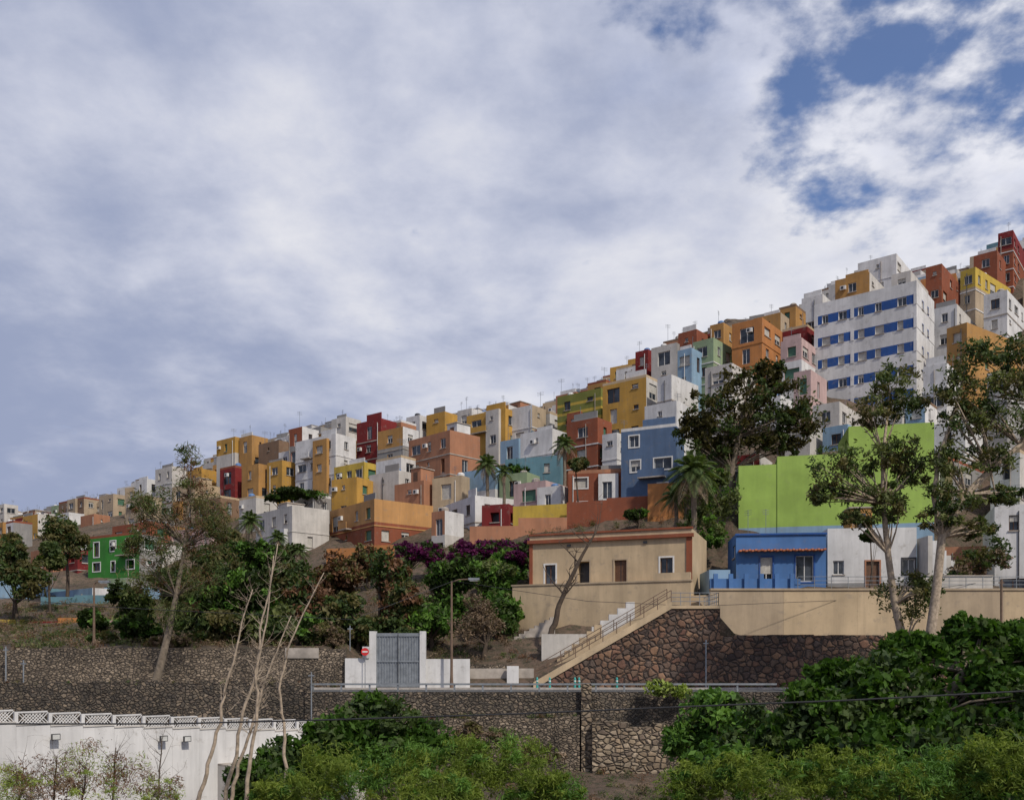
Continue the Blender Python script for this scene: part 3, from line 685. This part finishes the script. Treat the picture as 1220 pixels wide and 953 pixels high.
tree('ficus_tree',[(1090,1090,33,.5),(1080,960,33,.4),(1100,860,33,.3),(1150,800,33,.18)],
 [(1130,830,85,70,33),(1050,830,60,55,32),(975,865,60,50,31),(1190,805,60,60,34),(1030,900,100,50,30),(1150,900,100,60,30),(935,895,40,35,31),(1085,780,45,28,34),(1210,880,50,80,32),(1160,758,40,24,34),(1215,764,25,26,34),(1000,810,40,25,33)],.15,['leaf_ficus','leaf_ficus','leaf_ficus','leaf_dark'],ncl=42,nl=150,cl=.22,asp=.55,fill=.15)
tree('shrub',[(1100,1150,21,.15),(1100,960,21,.08)],[(820,938,40,28,22),(900,930,60,42,21),(980,925,60,38,22),(1060,930,60,42,21),(1140,920,60,38,22),(1200,912,50,44,21)],.075,['leaf_light','leaf_light','leaf_light','leaf_ficus'],ncl=34,nl=160,cl=.22,asp=.2,branch=False,fill=.25)
tree('pine_shrub',[(560,1200,24,.15),(560,960,24,.08)],[(340,945,40,26,26),(400,922,50,40,27),(470,925,55,42,25),(560,918,55,42,24),(625,922,50,44,24),(670,945,30,26,24),(520,945,60,30,22)],.08,['leaf_light','leaf_light','leaf_light','leaf_ficus'],ncl=34,nl=160,cl=.22,asp=.18,branch=False,fill=.25)
tree('broadleaf_tree',[(450,1000,42,.3),(450,900,42,.2)],[(450,858,48,34,42),(400,880,40,30,41),(500,885,45,30,42),(350,905,45,30,40),(440,905,80,30,40),(310,930,40,28,38)],.16,['leaf_ficus','leaf_ficus','leaf_dark'],ncl=26,nl=120,cl=.28)
tree('broadleaf_tree',[(850,1000,48,.3),(850,900,48,.2)],[(850,850,42,30,48),(885,880,45,40,46),(820,880,30,25,48),(870,910,60,30,44)],.2,['leaf_ficus','leaf_dark'],ncl=22,nl=100,cl=.3)
tree('shrub',[],[(785,820,18,10,63),(810,824,14,8,63.3)],.14,['leaf_light','leaf_euc'],ncl=12,nl=70)
tree('shrub',[],[(600,880,25,14,62),(640,900,30,16,61),(560,870,16,12,63)],.14,['leaf_euc','leaf_dry','leaf_olive'],ncl=12,nl=60)
tree('dry_shrub',[],[(40,930,50,30,27),(100,915,40,34,28),(150,925,40,30,29),(10,935,30,24,26),(190,945,30,20,28),(90,940,80,20,25)],.06,['leaf_dry','leaf_light','leaf_rust'],ncl=18,nl=90,cl=.4,asp=.18,fill=.3)
d=62
tree('eucalyptus_tree',[(1078,770,d,.32),(1066,720,d,.26),(1058,660,d,.22),(1052,600,d,.17),(1052,540,d,.12),(1060,470,d,.06)],
 [(1065,450,27,28,d),(1040,490,32,20,d),(1080,480,22,20,d),(1030,545,34,24,d),(995,560,34,24,d),(1072,535,24,24,d),(1035,592,36,20,d),(1085,560,24,22,d+1),(982,588,20,16,d),(1060,604,26,16,d),(1020,618,20,12,d),(1080,715,32,28,d),(1100,695,20,16,d)],.16,['leaf_euc','leaf_olive','leaf_dark'],ncl=15,nl=76,cl=.40,asp=.35,bark='bark_pale',bt=.05,fill=.12)
d=60
tree('eucalyptus_tree',[(1108,760,d,.34),(1116,700,d,.3),(1122,640,d,.27),(1150,590,d,.24),(1180,560,d,.2),(1215,530,d,.15),(1235,480,d,.08)],
 [(1160,425,32,24,d),(1205,415,30,22,d),(1140,465,26,22,d),(1190,460,38,24,d),(1215,500,34,26,d),(1150,508,34,22,d),(1185,545,32,18,d),(1130,548,20,22,d),(1140,592,40,20,d),(1120,617,30,16,d),(1165,632,24,14,d),(1228,440,22,30,d),(1170,488,34,20,d),(1200,590,20,12,d)],.16,['leaf_euc','leaf_olive','leaf_dark'],ncl=15,nl=76,cl=.40,asp=.35,bark='bark_pale',bt=.06,fill=.12)
mb=MB(); mb.tube([P(1122,645,60),P(1112,590,60),P(1120,540,60),P(1138,490,60),P(1150,440,60)],[.2,.15,.12,.09,.05],'bark_pale',7); mb.done('tree_limb')
d=99
tree('laurel_tree',[(868,610,d,.4),(872,560,d,.35),(880,520,d,.28),(890,470,d,.15)],
 [(890,465,38,30,d),(935,475,38,28,d),(848,490,35,28,d),(900,505,50,24,d),(955,505,32,22,d),(828,515,26,24,d),(868,532,38,18,d),(928,530,30,14,d),(915,445,22,14,d)],.22,['leaf_olive','leaf_olive','leaf_dark'],ncl=20,nl=90,cl=.32,fill=.12)
tree('broadleaf_tree',[],[(855,600,28,22,95),(835,622,28,16,93),(858,570,14,12,96),(850,640,20,12,92)],.2,['leaf_ficus','leaf_euc'],ncl=14,nl=90)
tree('broadleaf_tree',[(1160,700,82,.15),(1160,670,82,.1)],[(1160,668,26,18,82),(1190,660,18,18,82),(1140,685,16,12,81)],.18,['leaf_olive','leaf_dry','leaf_dark'],ncl=12,nl=80,bark='bark_dark')
d=70
tree('casuarina_tree',[(186,812,d,.34),(198,765,d,.27),(210,710,d,.2),(220,650,d,.14),(226,590,d,.08),(228,545,d,.04)],
 [(226,560,14,32,d),(210,605,34,24,d),(245,600,26,24,d),(185,625,36,18,d),(240,640,32,24,d),(170,600,16,14,d),(205,655,38,20,d),(258,625,18,16,d),(190,690,36,22,d),(230,690,36,24,d),(160,650,16,12,d),(210,730,30,20,d)],.18,['leaf_olive','leaf_euc','leaf_dark','leaf_rust'],ncl=15,nl=80,cl=.5,asp=.16,bt=.03,bark='bark_grey',fill=.22)
def simple(px,py,rx,ry,d,mats,name='broadleaf_tree',leaf=.22,n=6,ncl=13,nl=75,base=None,bark='bark_dark'):
    bl=[]
    for k in range(n):
        a=R.uniform(0,6.28); q=R.uniform(.2,.7); bl.append((px+rx*q*math.cos(a),py+ry*q*math.sin(a),rx*R.uniform(.4,.62),ry*R.uniform(.38,.6),d+R.uniform(-1,1)))
    X0=PX(px,d); zb=hgt(X0,d)-.2; yb=HY-(zb-CZ)*F/d
    r=rx*d/F*.06+.05
    tree(name,[(px,yb,d,r),(px+R.uniform(-4,4),(yb*.6+py*.4),d,r*.8),(px+R.uniform(-5,5),py,d,r*.5)],bl,leaf,mats,ncl=ncl,nl=nl,bark=bark,cl=.42)
DK=['leaf_dark','leaf_olive']; GR=['leaf_ficus','leaf_dark','leaf_dark']
for a in [(80,640,32,30,112,DK),(22,680,30,34,97,DK),(15,655,17,24,100,DK),(60,665,18,16,104,['leaf_dark','leaf_euc']),
 (155,725,28,32,84,['leaf_dark','leaf_dark','leaf_euc']),(168,752,32,20,78,GR),(255,690,40,40,88,DK),(290,720,38,40,82,GR),(335,700,38,40,86,DK),(305,675,34,30,94,GR),(370,715,40,42,82,['leaf_dark','leaf_rust']),(395,690,32,32,90,['leaf_olive','leaf_rust']),
 (425,738,38,30,80,DK),(230,735,38,34,80,GR),(270,748,38,24,77,DK),(330,748,36,26,76,['leaf_dark','leaf_euc']),(455,695,36,42,86,['leaf_rust','leaf_dark']),(475,730,36,34,80,['leaf_dark','leaf_rust','leaf_olive']),(440,665,22,24,100,['leaf_rust','leaf_olive']),
 (530,697,44,40,85,GR),(515,735,38,28,80,['leaf_ficus','leaf_dark']),(585,698,38,28,88,['leaf_ficus','leaf_euc','leaf_dark']),(605,678,28,20,92,['leaf_ficus']),(598,728,30,26,82,['leaf_ficus','leaf_dark']),(112,742,16,18,88,GR),(280,650,20,20,105,DK),(345,665,18,20,100,DK),(200,768,24,12,75,['leaf_olive','leaf_dry']),(120,760,20,10,78,DK),(375,752,26,18,76,GR),(490,762,22,16,75,DK),(205,700,26,30,92,DK)]:
    simple(*a)
simple(575,735,38,26,77,['leaf_dry'],name='dry_shrub',leaf=.1,nl=50)
simple(400,755,26,14,75,['leaf_dry','leaf_olive'],name='dry_shrub',leaf=.12,nl=50)
for a in [(568,656,30,16,96),(600,652,30,15,97),(632,660,22,18,93),(482,660,26,14,99),(510,657,20,13,100),(612,666,22,12,92),(550,664,22,12,94)]:
    simple(*a,['leaf_purple','leaf_purple','leaf_dark'],name='bougainvillea',leaf=.17,nl=80)
simple(350,590,34,9,130,GR,name='broadleaf_tree',leaf=.25,nl=90); simple(615,562,20,12,124,GR,leaf=.25); simple(690,552,14,8,108,DK)
simple(1035,640,10,8,80,GR,leaf=.15); simple(760,612,14,8,100,GR,leaf=.18)
LV={m:[] for m in('leaf_dry','leaf_olive','leaf_rust','leaf_euc','leaf_dark')};LR={m:[] for m in LV}
for it in range(2600):
    px=R.uniform(-20,870); d=R.uniform(73,112)
    if px>840 or (630<px<840 and d<93) : continue
    if px>500 and px<640 and d<76: continue
    X0=PX(px,d); z=hgt(X0,d); m=R.choice(['leaf_dry','leaf_dry','leaf_olive','leaf_rust','leaf_euc','leaf_dark']); s_=R.uniform(.25,.9)
    n=55; p=unit(n)*(NR.uniform(0,1,n)**.5)[:,None]*np.array([s_,s_,s_*.7])+np.array([X0,d,z+s_*.3])
    LV[m].append(quads(p,.13,.2,.2)); LR[m].append(NR.uniform(0,1,n))
for it in range(420):
    X0=R.uniform(-40,40); d=R.uniform(50,63.5); z=hgt(X0,d); m=R.choice(list(LV)); s_=R.uniform(.3,.9)
    n=70; p=unit(n)*(NR.uniform(0,1,n)**.5)[:,None]*np.array([s_,s_,s_*.8])+np.array([X0,d,z+s_*.3])
    LV[m].append(quads(p,.12,.2,.2)); LR[m].append(NR.uniform(0,1,n))
# weeds rooted along the tops and feet of the stone walls
for it in range(190):
    wy,wz,xl,xr=R.choice([(64.3,6.2,PX(500,64),PX(690,64)),(64.6,8.6,-45,PX(370,64)),(71.8,8.2,-48,PX(408,72)),(72.2,11.1,-48,PX(408,72)),(71.8,8.2,PX(660,72),PX(950,72)),(64.2,3.2,-5,30)])
    X0=R.uniform(xl,xr); m=R.choice(list(LV)); s_=R.uniform(.12,.38)
    n=40; p=unit(n)*(NR.uniform(0,1,n)**.5)[:,None]*s_+np.array([X0,wy,wz+s_*.3])
    LV[m].append(quads(p,.1,.2,.2)); LR[m].append(NR.uniform(0,1,n))
mb=MB(); mb.tube([(0,90,hgt(0,90)),(0,90,hgt(0,90)+.3)],.03,'bark_dark',4)
mb.done('hillside_scrub',leaves=[(np.vstack(LV[m]),np.concatenate(LR[m]),m) for m in LV])
def palm(px,yc,d,L,n=34,tr=.2,bx=0,name='palm_tree'):
    mb=MB(); X0=PX(px+bx,d); zb=hgt(X0,d)-.2; c=Vector(P(px,yc,d))
    mb.tube([(X0,d,zb),((X0+c.x)/2+.1,d,(zb+c.z)/2),tuple(c)],[tr*1.2,tr*.95,tr],'bark_grey',9)
    lv=[];lr=[];dead=[];dr=[]
    for k in range(n):
        az=k*2.399+R.uniform(-.2,.2); el=math.radians(85-125*(k/n)**.9); ll=L*R.uniform(.85,1.1); dd=k>n*.86
        H=Vector((math.cos(az),math.sin(az),0)); pts=[]
        droop=.55+.2*math.cos(el)
        for q in range(11):
            s=q/10; pts.append(c+H*(ll*s*math.cos(el)*(1-.12*s))+Vector((0,0,ll*(s*math.sin(el)-droop*s*s*.8))))
        mb.tube(pts,[.04*(1-.09*i) for i in range(11)],'leaf_palm' if not dd else 'bark_pale',4)
        side=H.cross(Vector((0,0,1)))
        for q in range(1,11):
            for h_ in (0,.33,.66):
                p=pts[q-1].lerp(pts[q],h_); tl=(pts[q]-pts[q-1]).normalized(); s=(q+h_)/10
                le=L*.24*math.sin(math.pi*min(1,.12+s*.8))+.08
                for sg in(1,-1):
                    e=p+side*sg*le*.8+tl*le*.55+Vector((0,0,-le*.35)); wd=tl*.05*L/3
                    md=p.lerp(e,.5)
                    (dead if dd else lv).extend([tuple(p),tuple(md-wd),tuple(e),tuple(md+wd)]); (dr if dd else lr).append(R.random())
    L_=[(np.array(lv),np.array(lr),'leaf_palm')]
    if dead: L_.append((np.array(dead),np.array(dr),'leaf_dry'))
    mb.done(name,leaves=L_)
palm(826,560,92,3.6,46,.3); palm(580,552,119,2.4,30,.22); palm(672,528,117,2.2,30,.22); palm(298,620,108,2.3,30,.22); palm(331,640,96,1.6,26,.15); palm(357,655,100,1.5,26,.15); palm(805,590,96,2.4,30,.22);palm(862,545,100,2.2,30,.22); palm(600,562,118,1.8,24,.2)
def bare(name,trunk,depth,nb,mat,spread=1.0,up=.6,tw=True,seed=1,r2=.4,wob=.9,lo=.35):
    rr=random.Random(seed); mb=MB(); tp=[Vector(P(a,b_,c)) for a,b_,c,r in trunk]
    pts=[];rad=[]
    for i in range(len(tp)-1):
        for k in range(4):
            s=k/4; r=trunk[i][3]*(1-s)+trunk[i+1][3]*s
            pts.append(tp[i].lerp(tp[i+1],s)+Vector((rr.uniform(-1,1),rr.uniform(-1,1),0))*r*wob); rad.append(r)
    pts.append(tp[-1]); rad.append(trunk[-1][3]); mb.tube(pts,rad,mat,7)
    for k in range(nb):
        s=rr.uniform(lo,1)*(len(pts)-1.001); i=int(s); p=pts[i].lerp(pts[i+1],s-i); r=max(rad[i]*r2,.006)
        az=rr.uniform(0,6.28); L=spread*rr.uniform(.5,1.2); v=Vector((math.cos(az),math.sin(az)*.7,up*rr.uniform(.4,1.6))).normalized()
        q=[p]; 
        for j in range(4): v=(v+Vector((rr.uniform(-.25,.25),rr.uniform(-.25,.25),rr.uniform(-.05,.3)))).normalized(); q.append(q[-1]+v*L/4)
        mb.tube(q,[r,r*.8,r*.6,r*.4,r*.2],mat,5)
        if tw:
            for m_ in range(4):
                o=q[rr.randint(1,4)]; w=Vector((rr.uniform(-1,1),rr.uniform(-1,1),rr.uniform(0,1))).normalized()*L*.35
                mb.tube([o,o+w*.5+Vector((0,0,.03)),o+w],[r*.35,r*.25,r*.12],mat,4)
    return mb.done(name,smooth=True)
bare('bare_tree',[(655,760,76.5,.26),(662,738,76.5,.24),(668,715,76.5,.2),(684,680,76.5,.17),(697,655,76.5,.12),(712,630,76.5,.06)],0,10,'bark_dark',2.6,1.0,seed=4,r2=.5,wob=.3)
ST=[[(236,955,27),(248,910,27),(262,860,27),(268,820,27),(281,780,27),(288,740,27),(301,702,27)],[(268,955,28),(280,900,28),(290,850,28),(306,800,28),(310,750,28),(321,700,28),(331,648,28)],[(292,960,26),(300,900,26),(307,850,26),(305,800,26),(318,740,26),(326,662,26)],[(342,960,30),(340,900,30),(337,860,30),(333,820,30),(342,775,30),(362,730,30),(386,682,30)],[(275,960,29),(284,910,29),(300,870,29),(312,820,29),(330,775,29),(347,733,29)]]
for i,s_ in enumerate(ST):
    bx=s_[0]; root=[(bx[0]-8,1140,bx[2],.075)]
    n=len(s_); bare('dead_stalk_tree',root+[(a,b_,c,.066*(1-.78*j/(n-1))) for j,(a,b_,c) in enumerate(s_)],0,26,'bark_pale',.6,.5,seed=10+i,r2=.35,wob=.8,lo=.45)
for i,(px,py,d) in enumerate([(60,900,28),(130,890,29),(185,880,30),(95,915,27),(20,915,27)]):
    bare('bare_shrub',[(px,1000,d,.04),(px+4,950,d,.03),(px+8,py,d,.015)],0,22,'bark_dark',.9,.9,seed=40+i)
# ------------------------------------------------------------ light, sky, camera
sund=Vector((.45,-.62,.80)).normalized()
L=bpy.data.lights.new('sun','SUN'); L.energy=3.2; L.angle=math.radians(2.0); L.color=(1,.92,.80)
o=bpy.data.objects.new('sun',L); o.rotation_euler=sund.to_track_quat('Z','Y').to_euler(); COL.objects.link(o)
w=bpy.data.worlds.new('World'); scene.world=w; w.use_nodes=True; nt=w.node_tree; bg=nt.nodes['Background']
sky=nn(nt,'ShaderNodeTexSky',sky_type='NISHITA'); sky.sun_disc=False; sky.sun_elevation=math.asin(sund.z); sky.sun_rotation=math.atan2(sund.x,sund.y)
sky.air_density=1.0; sky.dust_density=.6
tc=nn(nt,'ShaderNodeTexCoord'); sp=nn(nt,'ShaderNodeSeparateXYZ'); nt.links.new(tc.outputs['Generated'],sp.inputs[0])
def M(op,a,b_=None,c=None):
    n=nn(nt,'ShaderNodeMath',operation=op)
    for i,v in enumerate((a,b_,c)):
        if v is None: continue
        if isinstance(v,(int,float)): n.inputs[i].default_value=v
        else: nt.links.new(v,n.inputs[i])
    return n.outputs[0]
X,Y,Z=sp.outputs; zc=M('ADD',M('MAXIMUM',Z,0.0),.22)
cv=nn(nt,'ShaderNodeCombineXYZ'); nt.links.new(M('DIVIDE',X,zc),cv.inputs[0]); nt.links.new(M('DIVIDE',Y,zc),cv.inputs[1]); cv.inputs[2].default_value=3.7
v=cv.outputs[0]
nA=noise(nt,v,.9,4,.5,.2); nB=noise(nt,v,3.2,8,.58,.15); nC=noise(nt,v,6.5,9,.6,.1); nD=noise(nt,v,11,8,.55,.1)
s=M('ADD',M('MULTIPLY',nA,1.0),M('MULTIPLY',nB,.8)); s=M('ADD',s,M('MULTIPLY',nC,.4)); s=M('ADD',s,M('MULTIPLY',X,.45)); 
br=maprange(nt,s,.80,1.50,0,1,True)
cr=nn(nt,'ShaderNodeValToRGB'); nt.links.new(br,cr.inputs[0]); e=cr.color_ramp.elements
e[0].position=0;e[0].color=(.32,.37,.53,1); e[1].position=1;e[1].color=(.82,.82,.86,1)
q=e.new(.5); q.color=(.57,.60,.72,1)
reg=maprange(nt,M('ADD',M('MULTIPLY',X,.6),Z),.50,.68,0,1,True)
gn=M('ADD',M('MULTIPLY',nB,.30),M('ADD',M('MULTIPLY',nC,.25),M('MULTIPLY',nD,.45)))
thr=M('ADD',M('MULTIPLY',reg,-.16),.63)
gap=maprange(nt,M('SUBTRACT',gn,thr),-.03,.11,0,.95,True)
# puffs: brighten / shade the clumps around the gaps
pf=M('MULTIPLY',maprange(nt,nD,.35,.62,.16,-.10),reg)
skc=mixc(nt,'MULTIPLY',1.0,sky.outputs[0],(.80,.95,1.25))
cl=nn(nt,'ShaderNodeVectorMath',operation='SCALE'); nt.links.new(cr.outputs[0],cl.inputs[0]); nt.links.new(M('MULTIPLY_ADD',pf,6.0,10.0),cl.inputs['Scale'])
fin=mixc(nt,'MIX',gap,cl.outputs[0],skc)
nt.links.new(fin,bg.inputs[0]); bg.inputs[1].default_value=.1
cam=bpy.data.cameras.new('camera'); cam.sensor_width=36; cam.lens=36*F/1220; cam.shift_y=(HY-476.5)/1220; cam.clip_end=6000; cam.clip_start=.5
co=bpy.data.objects.new('camera',cam); co.location=(0,0,CZ); co.rotation_euler=(math.radians(90),0,0); COL.objects.link(co); scene.camera=co
scene.view_settings.view_transform='Standard'; scene.view_settings.look='None'; scene.view_settings.exposure=0
